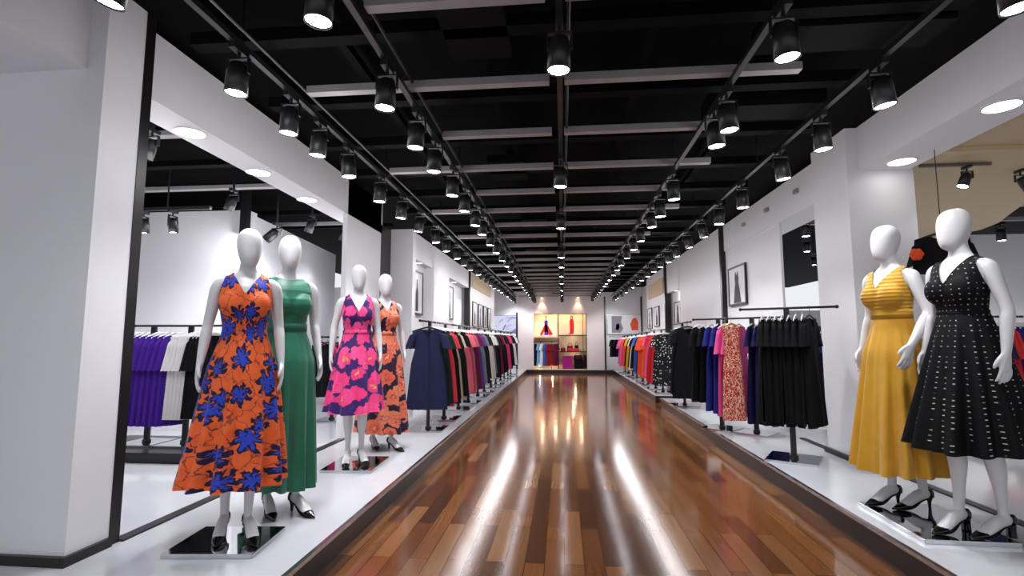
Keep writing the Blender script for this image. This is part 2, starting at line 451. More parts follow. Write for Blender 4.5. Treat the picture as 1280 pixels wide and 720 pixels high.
# ------------------------------------------------------------------ ceiling grid
def tr(bm, mat): return trim(bm, mat)
y = 2.34; k = 0
rnd = random.Random(4)
while y < 20.2:
    w = .065
    x0 = -1.72 if k % 2 else -.98; x1 = [1.27, 1.5, 1.25, 1.42][k % 4]
    tr(box_bm(((x0, y, 3.0), (-.07, y + w, 3.05))), M['batten'])
    tr(box_bm(((.03, y, 3.0), (x1, y + w, 3.05))), M['batten'])
    yb = y + .42
    tr(box_bm(((-2.25, yb, 3.12), (2.2, yb + .10, 3.20))), M['beam'])
    if k % 3 == 0:
        xx = rnd.uniform(-.8, -.3)
        tr(box_bm(((xx, y + .15, 3.12), (xx + .38, y + .75, 3.2))), M['duct'])
    y += .845; k += 1
for x in (-2.1, -1.45, -.55, .55, 1.5): tr(box_bm(((x, -.5, 3.24), (x + .06, 20.2, 3.30))), M['beam'])
for x0, x1, y0 in ((-2.2, -1.1, 1.75), (-.95, -.1, 1.95), (.1, 1.0, 1.9), (1.2, 2.2, 2.9), (1.15, 2.0, 3.9)): tr(box_bm(((x0, y0, 3.1), (x1, y0 + .28, 3.24))), M['duct'])
# bay ceilings
for yy in (3.2, 4.0, 4.8, 5.6, 6.9, 7.8): tr(box_bm(((-6.5, yy, 3.12), (-2.7, yy + .1, 3.18))), M['beam'])
for yy in (3.9, 5.4, 7.3): tr(box_bm(((-6.0, yy, 3.06), (-2.75, yy + .08, 3.10))), M['batten'])
for yy in (6.3, 7.2, 8.1): tr(box_bm(((2.8, yy, 3.08), (7.5, yy + .08, 3.13))), M['batten'])

# ------------------------------------------------------------------ lights
def spot_light(parent, loc, energy, size, color, rot=(0, 0, 0), blend=.6):
    L = bpy.data.lights.new('spot_beam', 'SPOT'); L.energy = energy; L.spot_size = size; L.spot_blend = blend; L.color = color; L.shadow_soft_size = .05
    o = bpy.data.objects.new('spot_beam', L); COL.objects.link(o); o.parent = parent; o.location = loc; o.rotation_euler = rot
    return o

# one spotlight: adapter on the rail, yoke, can and lens; origin at the rail's underside
def can_mesh():
    bm = bmesh.new()
    prof = [(.0, 0), (.034, 0), (.044, -.012), (.052, -.05), (.054, -.16), (.051, -.16), (.049, -.145), (0, -.145)]
    seg = 20; rings = []
    for r, z in prof:
        if r == 0: rings.append([bm.verts.new((0, 0, z))])
        else: rings.append([bm.verts.new((r * math.cos(2 * PI * i / seg), r * math.sin(2 * PI * i / seg), z)) for i in range(seg)])
    for a, b in zip(rings, rings[1:]):
        for i in range(seg):
            j = (i + 1) % seg
            if len(a) == 1: bm.faces.new((a[0], b[j], b[i]))
            elif len(b) == 1: bm.faces.new((a[i], a[j], b[0]))
            else: bm.faces.new((a[i], a[j], b[j], b[i]))
    return mesh('can', bm, M['black_steel'], True)
ME_can = can_mesh()
bm = bmesh.new(); cyl(bm, (0, 0, -.150), .048, .006, 24); ME_lens = mesh('lens', bm, M['lens'])
bm = bmesh.new(); bx(bm, (-.018, -.06, -.03), (.018, .06, 0)); cyl(bm, (0, 0, -.045), .009, .04, 10); ME_adapter = mesh('adapter', bm, M['black_steel'])
bm = bmesh.new()
for s in (-1, 1): bx(bm, (s * .056 - .003, -.012, -.075), (s * .056 + .003, .012, .0))
bx(bm, (-.059, -.012, -.002), (.059, .012, .006)); ME_yoke = mesh('yoke', bm, M['black_steel'])

def spotlight(loc, tilt, label, group, energy, size=math.radians(88), az=0, scale=1.0, fill_energy=0):
    t = thing('track_spotlight', label, 'spotlight', loc, 0, group)
    t.scale = (scale,) * 3
    obj('adapter', ME_adapter, parent=t)
    yk = obj('yoke', ME_yoke, parent=t, loc=(0, 0, -.065)); yk.rotation_euler.z = az
    c = obj('can', ME_can, parent=t, loc=(0, 0, -.085)); c.rotation_euler = (0, tilt, az)
    obj('lens', ME_lens, parent=c)
    if energy: spot_light(c, (0, 0, -.17), energy, size, (.97, .98, 1.0), blend=.75)
    if fill_energy:  # added point fill for soffits and bay walls, no visible source
        L = bpy.data.lights.new('fill_point', 'POINT'); L.energy = fill_energy; L.color = (.98, .97, 1); L.shadow_soft_size = .17
        o = bpy.data.objects.new('fill_point', L); COL.objects.link(o); o.parent = t; o.location = (0, 0, -.30)
    return t

def rail(name, x, y0, y1, z, label):
    t = thing('ceiling_track', label, 'track rail', (x, y0, z))
    obj('rail', box_bm(((-.018, 0, 0), (.018, y1 - y0, .034))), M['black_steel'], t)
    bm = bmesh.new(); tube(bm, [(.05, 0, .07), (.05, y1 - y0, .07)], .011, 8); obj('conduit', bm, M['black_steel'], t)
    yy = .8
    while yy < y1 - y0:
        bm = bmesh.new(); tube(bm, [(0, yy, .034), (0, yy, ZC - z)], .006, 6)
        obj('drop_rod', bm, M['black_steel'], t); yy += 2.4
    return t

def fill(start, y1, a, b):
    out = list(start); r = random.Random(len(start) + int(y1 * 7))
    while out[-1] < y1: out.append(out[-1] + r.uniform(a, b))
    return out[:-1]
ZT = 2.97
tracks = [  # leading heads of each track are unseen, added to light the near column
    ('left wall', -1.80, fill([.3, 1.1, 1.8, 2.58, 3.14, 3.56, 4.07, 4.86, 5.57, 6.31, 7.07], 19.6, .62, .85), 26, 'left wall track'),
    ('left aisle', -1.03, fill([.4, 1.2, 2.0, 2.84, 3.48, 4.01, 4.72, 5.33, 6.03, 6.57], 19.6, .65, .85), 3, 'left aisle track'),
    ('middle', -.0, fill([.6, 2.51, 4.53, 6.30, 8.61, 9.8], 19.8, 1.1, 1.9), 2, 'middle ceiling track'),
    ('right aisle', 1.10, fill([.5, 1.5, 2.5, 3.38, 3.66, 5.07, 5.78, 6.33, 7.25], 19.6, .65, .95), -3, 'right aisle track'),
    ('right wall', 1.89, fill([.4, 1.3, 2.2, 3.1, 3.8, 4.5, 5.46, 6.24], 19.6, .62, .85), -26, 'right wall track')]
for nm, x, ys, tilt, where in tracks:
    rail('ceiling_track', x, -.6 if nm != 'middle' else -.6, 20.0, ZT, 'black ceiling track rail carrying spotlights, ' + {'left wall': 'nearest the left wall', 'left aisle': 'over the left edge of the wooden floor', 'middle': 'down the middle of the aisle', 'right aisle': 'over the right edge of the wooden floor', 'right wall': 'nearest the right wall'}[nm])
    outer = abs(tilt) > 10
    for i, yy in enumerate(ys):
        tl = math.radians(random.uniform(-9, 15)) * (1 if tilt > 0 else -1) if outer else math.radians(tilt)
        e = (50 if outer else 34) * (.4 if yy < 2.9 else 1); az = 0
        if i == len(ys) - 1: tl = math.radians(38); az = -PI / 2; e = 60      # the last head of each track washes the rear wall
        # point fill added under the outer heads to lift the soffits
        spotlight((x, yy, ZT), tl, 'black spotlight, %s from the front on the %s' % (ORD[i], where), where, e, size=math.radians(104 if outer else 76), az=az, scale=1.12, fill_energy=5 if outer and 2.3 < yy < 19 else 0)

def downlight(x, y, z, label, energy, group=None, lens='downlens', r=.085, colr=(1, .97, .93)):
    t = thing('downlight', label, 'downlight', (x, y, z), 0, group)
    bm = bmesh.new()
    seg = 28
    ri = [[bm.verts.new((rr * math.cos(2 * PI * i / seg), rr * math.sin(2 * PI * i / seg), zz)) for i in range(seg)] for rr, zz in ((r * 1.16, 0), (r * 1.16, -.006), (r, -.006), (r, 0))]
    for a, b in zip(ri, ri[1:]):
        for i in range(seg): bm.faces.new((a[i], a[(i + 1) % seg], b[(i + 1) % seg], b[i]))
    obj('trim_ring', bm, M['white_plastic'], t)
    bm = bmesh.new(); cyl(bm, (0, 0, -.002), r, .004, seg); obj('lens', bm, M[lens], t)
    if energy: spot_light(t, (0, 0, -.02), energy, math.radians(110), colr, blend=.9)
downs = [(-2.76, 3.45), (-2.79, 4.37), (-2.80, 5.3)]
for i, (x, y) in enumerate(downs): downlight(x, y, 2.87, 'round white downlight, %s from the front under the left soffit' % ORD[i], 14, 'downlights under the left soffit', r=.098)
downlight(3.07, 3.75, 2.95, 'large round downlight under the right soffit nearest the camera', 9, r=.105)
downlight(3.11, 4.88, 2.95, 'round downlight under the right soffit above the yellow dress', 1.5, r=.105)
downlight(3.05, 6.15, 2.86, 'small round downlight under the right soffit just past the pillar', 10)
downlight(-2.38, 8.3, 2.60, 'small downlight above the framed picture in the left recess', 6, r=.05)
downlight(-2.40, 11.2, 2.60, 'small downlight in the second recess of the left wall', 6, r=.05)
downlight(2.87, 13.2, 2.55, 'small downlight in the rear alcove of the right wall', 6, r=.05)
for x, lab in ((-.8, 'left'), (.62, 'right')):
    downlight(x, YB - .16, 2.96, 'warm downlight grazing the rear wall above the %s half of the niche' % lab, 0, lens='warmlens', r=.05)
    L = spot_light(None, (x, YB - .18, 2.88), 22, math.radians(75), (1, .72, .42), (math.radians(10), 0, 0))
    L2 = spot_light(None, (x, YB + .06, 2.30), 14, math.radians(120), (1, .75, .48), (math.radians(-4), 0, 0))
for x, z, e in ((-.8, 2.26, 4.5), (-.3, 2.26, 4.5), (.2, 2.26, 4.5), (.7, 2.26, 4.5), (-.9, .24, 3), (-.4, .24, 3), (.4, 1.42, 4), (.5, .78, 3)):
    L = bpy.data.lights.new('niche_lamp', 'POINT'); L.energy = e; L.color = (1, .78, .54); L.shadow_soft_size = .02
    o = bpy.data.objects.new('niche_lamp', L); COL.objects.link(o); o.location = (x, YB + .12, z)

# side-room fixtures
bt = thing('ceiling_track', 'short grey ceiling track on the beige ceiling at right', 'track rail', (3.39, 5.06, 2.98))
obj('rail', box_bm(((0, 0, -.03), (.62, .03, 0))), plain('taupe_track', '#6d625a', .4), bt)
spotlight((3.80, 5.075, 2.952), math.radians(22), 'black spotlight on the short track under the beige ceiling', 'beige ceiling spotlights', 26, scale=.85)
spotlight((4.47, 5.33, 2.98), math.radians(-30), 'black spotlight at the right edge under the beige ceiling', 'beige ceiling spotlights', 26, scale=.9)
spotlight((6.45, 8.1, 3.04), 0, 'black spotlight hanging beyond the curved edge of the beige ceiling', 'beige ceiling spotlights', 50, scale=1.1)
bt = thing('ceiling_track', 'short black ceiling track in the left bay above the purple dresses', 'track rail', (-4.75, 5.05, 2.72))
obj('rail', box_bm(((0, -.018, 0), (1.0, .018, .034))), M['black_steel'], bt)
bm = bmesh.new(); tube(bm, [(.5, 0, .03), (.5, 0, .66)], .008, 8); obj('drop_rod', bm, M['black_steel'], bt)
spotlight((-4.52, 5.05, 2.72), math.radians(6), 'left one of the two black spotlights above the purple dresses', 'left bay spotlights', 45, math.radians(150), az=-PI / 2, fill_energy=5)
spotlight((-4.18, 5.05, 2.72), math.radians(6), 'right one of the two black spotlights above the purple dresses', 'left bay spotlights', 45, math.radians(150), az=-PI / 2, fill_energy=5)
spotlight((-3.55, 6.0, 2.78), math.radians(50), 'black spotlight in the left bay behind the green dress mannequin', 'left bay spotlights', 90, math.radians(150), scale=1.1, fill_energy=7)
bm = bmesh.new(); tube(bm, [(-3.55, 6.0, 2.78), (-3.55, 6.0, ZC)], .012, 8); trim(bm, M['black_steel'])
for i, (x, y) in enumerate(((-3.6, 5.2), (-3.3, 6.4), (-3.1, 7.0), (-4.6, 3.9), (-3.2, 3.6), (-3.55, 8.3))):  # last head is added to brighten the bay's dark side wall
    bm = bmesh.new(); tube(bm, [(x, y, 2.96), (x, y, ZC)], .012, 8); trim(bm, M['black_steel'])
    spotlight((x, y, 2.98), math.radians(18), 'black spotlight under the dark ceiling of the left bay, ' + ['above the green dress', 'second behind the green dress', 'beside the white pier', 'above the far left rack', 'just behind the left soffit', 'added furthest back for wall light'][i], 'left bay spotlights', 40, math.radians(130), fill_energy=6)
for i, (x, y) in enumerate(((3.35, 7.3), (3.95, 8.6), (4.8, 10.2), (7.0, 6.9), (4.6, 5.2))):
    if i == 4: continue
    bm = bmesh.new(); tube(bm, [(x, y, 2.96), (x, y, ZC)], .012, 8); trim(bm, M['black_steel'])
    spotlight((x, y, 2.98), 0, 'black spotlight ' + ['nearest in the gap behind the pillar', 'second in the gap behind the pillar', 'furthest in the gap behind the pillar', 'under the dark ceiling above the far right rack'][i], 'right bay spotlights', 80 if i < 3 else 220, math.radians(150))

# ------------------------------------------------------------------ garments on hangers
def sheet(bm, w, top, hem, d, nu=18, nv=12, folds=5, amp=.015, seed=0, flare=1.0, vneck=.10, neck=.075, tophem=None):
    """flattened garment body: closed tube, front at -Y. w(v) half width, top: shoulder drop"""
    ph = random.Random(seed).uniform(0, 6)
    def pt(u, v, side):
        x = u * w(v)
        nk = max(0, 1 - abs(x) / neck)
        zt = top - .20 * abs(u) * w(0) - (.02 * nk) - (vneck * nk if side < 0 else .02 * nk)
        z = zt + (hem - zt) * v
        e = math.sqrt(max(0, 1 - u * u)) ** .7
        y = side * d(v) * e + amp * v * math.sin(folds * PI * u + ph) + amp * .6 * v * math.sin(folds * 2.3 * PI * u + 2 * ph) * (1 if side < 0 else -1)
        return Vector((x, y, z))
    for side in (-1, 1):
        g = [[bm.verts.new(pt(-1 + 2 * i / nu, j / nv, side)) for i in range(nu + 1)] for j in range(nv + 1)]
        for j in range(nv):
            for i in range(nu):
                bm.faces.new((g[j][i], g[j][i + 1], g[j + 1][i + 1], g[j + 1][i]))
    bmesh.ops.remove_doubles(bm, verts=bm.verts[:], dist=.0006)

def lerp(a, b, t): return a + (b - a) * t
GM = {}
def garment_meshes(style, L, mat):
    key = (style, round(L, 2), mat.name)
    if key in GM: return GM[key]
    bm = bmesh.new()
    if style == 'blouse':      # straight short top
        w = lambda v: .195 + .03 * v; d = lambda v: .022 + .03 * v; sl = (.20, .05)
    elif style == 'dress':     # A-line with waist
        w = lambda v: .185 - .035 * math.sin(min(1, v / .42) * PI) ** 2 + .085 * max(0, v - .35); d = lambda v: .025 + .045 * v; sl = (.20, .06)
    elif style == 'cape':      # flounced sleeves
        w = lambda v: .180 + .06 * v; d = lambda v: .025 + .045 * v; sl = (.30, .085)
    else:                      # full skirt
        w = lambda v: .18 - .03 * math.sin(min(1, v / .38) * PI) ** 2 + .085 * max(0, v - .3); d = lambda v: .03 + .06 * v; sl = (.22, .07)
    sheet(bm, w, -.085, -L, d, folds={'blouse': 4, 'dress': 6, 'cape': 7}.get(style, 8), amp={'blouse': .01, 'dress': .016}.get(style, .024), seed=len(GM))
    body = mesh('garment_body', bm, mat, True)
    sleeves = []
    for s in (-1, 1):
        bm = bmesh.new()
        seg = 14; rings = []
        for j in range(6):
            t = j / 5
            c = Vector((s * (.165 + .055 * t), 0, -.150 - sl[0] * t)); rx = .052 + (sl[1] - .055) * t; ry = .026 + .028 * t
            rings.append([bm.verts.new(c + Vector((rx * math.cos(2 * PI * k / seg) , (ry + .006 * t * math.sin(5 * 2 * PI * k / seg)) * math.sin(2 * PI * k / seg), .035 * s * -math.cos(2 * PI * k / seg) * (1 - .6 * t)))) for k in range(seg)])
        for a, b in zip(rings, rings[1:]):
            for k in range(seg): bm.faces.new((a[k], a[(k + 1) % seg], b[(k + 1) % seg], b[k]))
        bm.faces.new(rings[0])
        sleeves.append(mesh('sleeve', bm, mat, True))
    GM[key] = (body, sleeves); return GM[key]

def hanger_mesh(mat):
    bm = bmesh.new()
    loft(bm, [(-.185, 0, -.13, .006, .008), (-.10, 0, -.10, .008, .011), (0, 0, -.075, .009, .012), (.10, 0, -.10, .008, .011), (.185, 0, -.13, .006, .008)], 8, 3, ref=(0, 1, 0))
    pts = [(0, 0, -.075), (0, 0, -.045), (0, 0, -.028)]
    for k in range(9):
        a = -PI / 2 + k * PI * 1.25 / 8
        pts.append((.0155 * math.cos(a) + 0, 0, .0155 * math.sin(a) - .0125 + .012))
    tube(bm, pts, .0028, 6)
    return mesh('hanger', bm, mat, True)
HM = {k: hanger_mesh(M[m]) for k, m in (('white', 'white_plastic'), ('black', 'black_steel'), ('gold', 'gold'))}
HM['pale'] = HM['white']

def garment(style, colour, L, loc, rz, label, group, hang='white', sleeves=True, sx=1.0, sy=1.0):
    body, sl = garment_meshes(style, L, CL[colour])
    t = thing('hanging_dress', label, 'dress', loc, rz, group)
    t.scale = (sx, sy, 1)
    obj('dress_body', body, parent=t)
    if sleeves:
        for m in sl: obj('sleeve', m, parent=t)
    obj('hanger', HM[hang], parent=t)
    return t

def rack(label, cx, cy, length, ang, rodz, base_z, group=None, posts=(0,), base='mirror', bs=.45, post_dz=0):
    """T rack: rail along local Y"""
    t = thing('garment_rack', label, 'garment rack', (cx, cy, base_z), ang, group)
    h = rodz - base_z
    bm = bmesh.new(); tube(bm, [(0, -length / 2, h), (0, length / 2, h)], .012, 12)
    for s in (-1, 1): ball(bm, (0, s * length / 2, h), .018, .018, .018, 10, 6)
    obj('rail', bm, M['black_steel'], t, smooth=True)
    for p in posts:
        obj('post', box_bm(((-.02, p - .025, .018), (.02, p + .025, h - .008)), bevel=.004), M['black_steel'], t)
        bp = obj('base_plate', box_bm(((-bs / 2, p - bs / 2, 0), (bs / 2, p + bs / 2, .02)), bevel=.004), M[base], t)
        bm = bmesh.new(); cyl(bm, (0, 0, .03), .04, .022, 20); obj('foot_collar', bm, M['black_steel'], bp, (0, p, 0))
    return t

def nth(i): return ORD[i]
# --- left row along the platform
left_runs = [
    [('navy', 1.13, 'dress'), ('dark green', 1.1, 'dress'), ('dark green', 1.1, 'dress'), ('coral red', 1.15, 'dress'), ('coral red', 1.12, 'dress'), ('black', 1.15, 'dress'), ('black', 1.1, 'dress'), ('beige', 1.15, 'dress')],
    [('black', 1.13, 'dress'), ('salmon', 1.1, 'dress'), ('salmon', 1.12, 'dress'), ('coral red', 1.15, 'dress'), ('mauve', 1.12, 'dress'), ('wine', 1.13, 'dress'), ('wine', 1.13, 'dress'), ('violet', 1.15, 'dress'), ('violet', 1.1, 'dress')],
    [('grey', 1.1, 'dress'), ('charcoal', 1.12, 'dress'), ('navy', 1.1, 'dress'), ('black', 1.05, 'dress'), ('white', 1.1, 'dress'), ('cream', 1.12, 'dress'), ('cream', 1.1, 'dress'), ('grey', 1.0, 'dress')],
    [('charcoal', 1.1, 'cape'), ('black', 1.15, 'cape'), ('black', 1.12, 'dress'), ('wine', 1.1, 'dress'), ('hot pink', 1.1, 'dress'), ('black', 1.1, 'dress'), ('charcoal', 1.1, 'dress')],
    [('black', 1.08, 'dress'), ('wine', 1.1, 'dress'), ('hot pink', 1.08, 'dress'), ('hot pink', 1.05, 'dress'), ('black', 1.1, 'dress'), ('black', 1.05, 'dress')],
    [('black', 1.05, 'dress'), ('white', 1.0, 'dress'), ('white', 1.05, 'dress'), ('black', 1.1, 'dress'), ('charcoal', 1.05, 'dress')]]
y0 = 6.05
for r, run in enumerate(left_runs):
    n = len(run); span = 1.95
    gname = 'dresses on the %s rack of the left row' % nth(r)
    rk = rack('black garment rack, %s from the front along the left platform' % nth(r), -1.75, y0 + span / 2 + .1, 1.85, 0, 1.56, PZ, 'garment racks along the left platform', posts=(-.45, .45))
    for i, (c, L, st) in enumerate(run):
        yy = y0 + (.55 if r == 0 else .2) + i * (1.95 - (.6 if r == 0 else .2)) / n
        garment(st, c, L, (-1.75 + random.uniform(-.02, .02), yy, 1.56), random.uniform(-.12, .12),
                '%s short-sleeved dress, %s from the front on the %s rack of the left row' % (c, nth(i), nth(r)), gname, 'black' if r == 0 and i == 0 else 'white', sx=1.12)
    y0 += 1.97

# --- right row, racks from the camera to the back
ang = math.radians(40)
def along(cx, cy, a, s): return (cx - math.sin(a) * s, cy + math.cos(a) * s)
cx, cy, a = 2.24, 5.38, math.radians(60)
rack('black garment rack with square mirror base beside the right pillar', cx, cy, .86, a, 1.64, PZ, bs=.46)
for i in range(8):
    x, y = along(cx, cy, a, -.20 + i * .060)
    garment('full', 'black', 1.13 + .02 * math.sin(i * 2), (x, y, 1.64), a + random.uniform(-.06, .06) - (.25 if i == 0 else 0), 'black full-skirted dress, %s from the right on the rack beside the pillar' % nth(i), 'black dresses on the rack beside the pillar', 'black' if i == 0 else 'white', sx=.74, sy=.8)
cx, cy, a = 2.24, 6.95, math.radians(48)
rack('black garment rack with pink and navy dresses, second from the front on the right platform', cx, cy, 1.15, a, 1.60, PZ, posts=(-.22, .22), bs=.42)
for i, (c, st, L) in enumerate([('indigo', 'dress', 1.3), ('indigo', 'dress', 1.3), ('indigo', 'dress', 1.28), ('indigo', 'dress', 1.3), ('paisley red', 'dress', 1.26), ('pink', 'cape', 1.26), ('pink', 'cape', 1.27), ('pink', 'cape', 1.25), ('royal blue', 'dress', 1.22), ('royal blue', 'dress', 1.2), ('black', 'dress', 1.1), ('black', 'dress', 1.1)]):
    x, y = along(cx, cy, a, -.5 + i * .09)
    rz = a + random.uniform(-.05, .05)
    if c == 'paisley red': rz = .05; x -= .25; y -= .22
    lab = {'paisley red': 'red and cream paisley dress on a gold hanger facing the aisle'}.get(c, '%s dress, %s from the right on the rack with the paisley dress' % (c, nth(i)))
    g = garment(st, c, L, (x, y, 1.60), rz, lab, 'dresses on the second right rack', 'gold' if c == 'paisley red' else 'white', sleeves=c != 'paisley red', sx=.6 if c == 'paisley red' else 1, sy=.6)
rack('black garment rack holding the wide black dress, third from the front on the right platform', 2.15, 9.5, 1.25, 0, 1.62, PZ, bs=.45, posts=(.0,))
for i in range(6):
    garment('dress', 'black' if i != 4 else 'charcoal', 1.28, (2.12 + .02 * i, 9.0 + i * .19, 1.62), .08 if i == 0 else random.uniform(-.1, .15), 'black short-sleeved dress, %s from the front on the third right rack' % nth(i) if i else 'wide black short-sleeved dress facing the camera on the third right rack', 'black dresses on the third right rack', 'black' if i == 0 else 'white', sx=1.2 if i == 0 else 1.0)
runs = [
    [('white-dotted black', 1.2, 'full'), ('white-dotted black', 1.2, 'full'), ('bright red', 1.22, 'dress'), ('red', 1.22, 'dress'), ('red', 1.2, 'dress'), ('pink', 1.1, 'dress')],
    [('orange', 1.15, 'cape'), ('orange', 1.12, 'cape'), ('orange', 1.1, 'cape'), ('navy', 1.05, 'dress'), ('blue', 1.1, 'dress'), ('blue', 1.08, 'dress')],
    [('black', 1.0, 'dress'), ('cream', 1.05, 'dress'), ('dark green', 1.0, 'dress'), ('mustard', 1.1, 'dress'), ('mustard', 1.1, 'dress'), ('black', 1.0, 'dress')],
    [('orange', 1.0, 'dress'), ('bright red', 1.0, 'dress'), ('pink', 1.05, 'dress'), ('pink', 1.05, 'dress'), ('pink', 1.0, 'cape')]]
y0 = 11.2
for r, run in enumerate(runs):
    n = len(run); span = 1.98
    rack('black garment rack with colourful dresses, %s from the front on the rear right platform' % nth(r), 2.2, y0 + span / 2, 1.85, 0, 1.54 - .03 * r, PZ, 'garment racks on the rear right platform', posts=(-.45, .45))
    for i, (c, L, st) in enumerate(run):
        garment(st, c, L, (2.2, y0 + .2 + i * 1.7 / n, 1.54 - .03 * r), random.uniform(-.12, .12), '%s dress, %s from the front on the %s rack of the rear right platform' % (c, nth(i), nth(r)), 'dresses on the %s rear right rack' % nth(r), 'white')
    y0 += 2.0
rack('black garment rack of short dark tops standing against the rear wall at right', 2.28, 19.75, 1.0, PI / 2, 1.42, PZ, posts=(-.2,), bs=.4)
for i in range(7):
    garment('blouse', 'black' if i % 3 else 'charcoal', .75, (1.88 + i * .13, 19.75, 1.42), math.radians(62), 'short black top, %s from the left on the rack against the rear wall' % nth(i), 'dark tops against the rear wall', 'white')

# --- left bay rack (rail across)
bpz = PZ
tb = thing('display_plinth', 'low black display plinth under the rack of purple and white dresses in the left bay', 'plinth', (-3.85, 5.02, PZ))
obj('top_slab', box_bm(((-1.0, -.42, .05), (.50, .42, .10)), bevel=.006), M['trim'], tb)
obj('plinth_body', box_bm(((-.97, -.39, 0), (.47, .39, .05))), M['black_steel'], tb)
a = PI / 2
rk = rack('black garment rack with purple and white dresses on the plinth in the left bay', -3.98, 5.02, 1.05, a, 1.47, PZ + .10, posts=(-.12, .30), bs=.40)
seq = [('black', 3, .92), ('purple', 7, 1.02), ('white', 5, .95), ('black', 5, .94)]
i = 0; tot = 20
for c, n, L in seq:
    for j in range(n):
        x = -4.62 + i * .06 if i < 3 else (-4.43 + (i - 3) * .067 if i < 10 else -3.95 + (i - 10) * .04)
        garment('cape', c, L, (x, 5.02, 1.47), math.radians(58) + random.uniform(-.05, .05), '%s flounce-sleeved dress, %s from the left of the %s ones in the left bay' % (c, nth(j), {0: 'leftmost black', 3: 'purple', 10: 'white', 15: 'right-hand black'}[i - j]), 'dresses in the left bay', 'white', sx=.62, sy=.5)
        i += 1
# --- far rack in left bay
rack('black garment rack of pink and black dresses deep in the left bay', -3.35, 7.3, .8, 0, 1.36, PZ, posts=(0,), bs=.4)
for i, c in enumerate(('black', 'hot pink', 'wine', 'hot pink', 'black')):
    garment('dress', c, .84, (-3.42 + .03 * i, 7.05 + i * .13, 1.36), math.radians(28), '%s dress, %s from the front on the rack deep in the left bay' % (c, nth(i)), 'dresses deep in the left bay', 'black', sx=.7)
# --- right bay rack
tb = thing('display_plinth', 'low black display plinth under the red and blue dresses in the right bay', 'plinth', (5.35, 6.25, PZ))
obj('top_slab', box_bm(((-.85, -.42, .13), (.85, .42, .18)), bevel=.006), M['trim'], tb)
obj('plinth_body', box_bm(((-.82, -.39, 0), (.82, .39, .13))), M['white'], tb)
rack('black garment rack with red, blue and purple dresses at the right edge', 5.25, 6.22, 1.25, PI / 2, 1.58, PZ + .18, posts=(0.3, -.3), bs=.3)
for i, (c, L, st) in enumerate([('navy', .85, 'cape'), ('bright red', 1.0, 'cape'), ('bright red', 1.02, 'cape'), ('royal blue', .88, 'cape'), ('royal blue', .9, 'cape'), ('royal blue', .9, 'cape'), ('indigo', .9, 'cape'), ('mustard', 1.12, 'dress'), ('mustard', 1.1, 'dress')]):
    garment(st, c, L, (4.74 + i * .05, 6.22, 1.58), math.radians(-62), '%s dress, %s from the left on the rack at the right edge' % (c, nth(i)), 'dresses at the right edge', 'white', sx=.8, sy=.5)
# --- shelf stack glimpsed behind the rack beside the pillar
rack('black garment rack of indigo tops glimpsed behind the pillar', 3.55, 7.5, .7, PI / 2, 1.50, PZ, posts=(0,), bs=.35)
for i in range(4):
    garment('blouse', 'indigo', .62, (3.32 + i * .13, 7.5, 1.50), math.radians(25), 'indigo top, %s from the left on the rack glimpsed behind the pillar' % nth(i), 'indigo tops behind the pillar', 'white')

# --- niche contents
bm = bmesh.new(); tube(bm, [(-1.12, YB + .2, 1.18), (-.2, YB + .2, 1.18)], .012, 10)
nr = thing('niche_rail', 'black clothes rail with two thin posts in the lower left of the lit niche', 'rail', (-.66, YB + .2, nz0))
obj('rail', box_bm(((-.46, -.012, 1.08), (.46, .012, 1.104))), M['black_steel'], nr)
bm.free()
for x in (-.22, .22): obj('post', box_bm(((x - .012, -.012, 0), (x + .012, .012, 1.08))), M['black_steel'], nr)
for i, c in enumerate(('black', 'sky blue', 'white', 'blue', 'crimson', 'crimson', 'wine')):
    garment('blouse', c, .98, (-1.02 + i * .125, YB + .2, nz0 + 1.092), math.radians(35), '%s dress, %s from the left on the rail in the lit niche' % (c, nth(i)), 'dresses in the lit niche', 'white', sx=.72)

def poster(name, label, loc, rz, w, h, d, frame_mat, face_mat, figures, fw=.03, cat='picture'):
    """frame facing local -Y, origin at the frame's centre bottom; figures = [(part, outline, mat)]"""
    t = thing(name, label, cat, loc, rz)
    if frame_mat:
        obj('frame', box_bm(((-w / 2, 0, 0), (-w / 2 + fw, d, h)), ((w / 2 - fw, 0, 0), (w / 2, d, h)), ((-w / 2 + fw, 0, 0), (w / 2 - fw, d, fw)), ((-w / 2 + fw, 0, h - fw), (w / 2 - fw, d, h))), frame_mat, t)
    f2 = fw if frame_mat else 0
    bd = obj('print', box_bm(((-w / 2 + f2, d * .35, f2), (w / 2 - f2, d * .9, h - f2))), face_mat, t)
    for nm, ol, m in figures:
        bm = bmesh.new(); prism(bm, [(x * w / 2, z * h) for x, z in ol], d * .35 - .004, d * .35 + .002)
        obj(nm, bm, m, bd)
    return t
fig_l = [('printed_dress', [(-.30, .08), (-.26, .52), (-.17, .62), (-.14, .84), (-.10, .84), (-.08, .62), (.0, .5), (.0, .08)], M['dark_print']),
         ('printed_dress', [(.08, .08), (.1, .5), (.17, .62), (.2, .8), (.24, .8), (.27, .62), (.36, .5), (.4, .08)], M['grey_print'])]
fig_r = [('printed_dress', [(-.42, .06), (-.28, .40), (-.18, .55), (-.22, .70), (-.12, .86), (.0, .74), (.12, .86), (.22, .70), (.18, .55), (.28, .40), (.42, .06)], M['grey_print'])]
poster('picture_frame', 'black framed picture of two dark dresses in the first recess of the left wall', (-2.415, 8.28, 1.74), PI / 2, .90, .74, .035, M['black_steel'], M['paper'], fig_l)
poster('picture_frame', 'tall black framed picture in the second recess of the left wall', (-2.445, 10.95, 1.76), PI / 2, .85, .74, .035, M['black_steel'], M['paper'], fig_r)
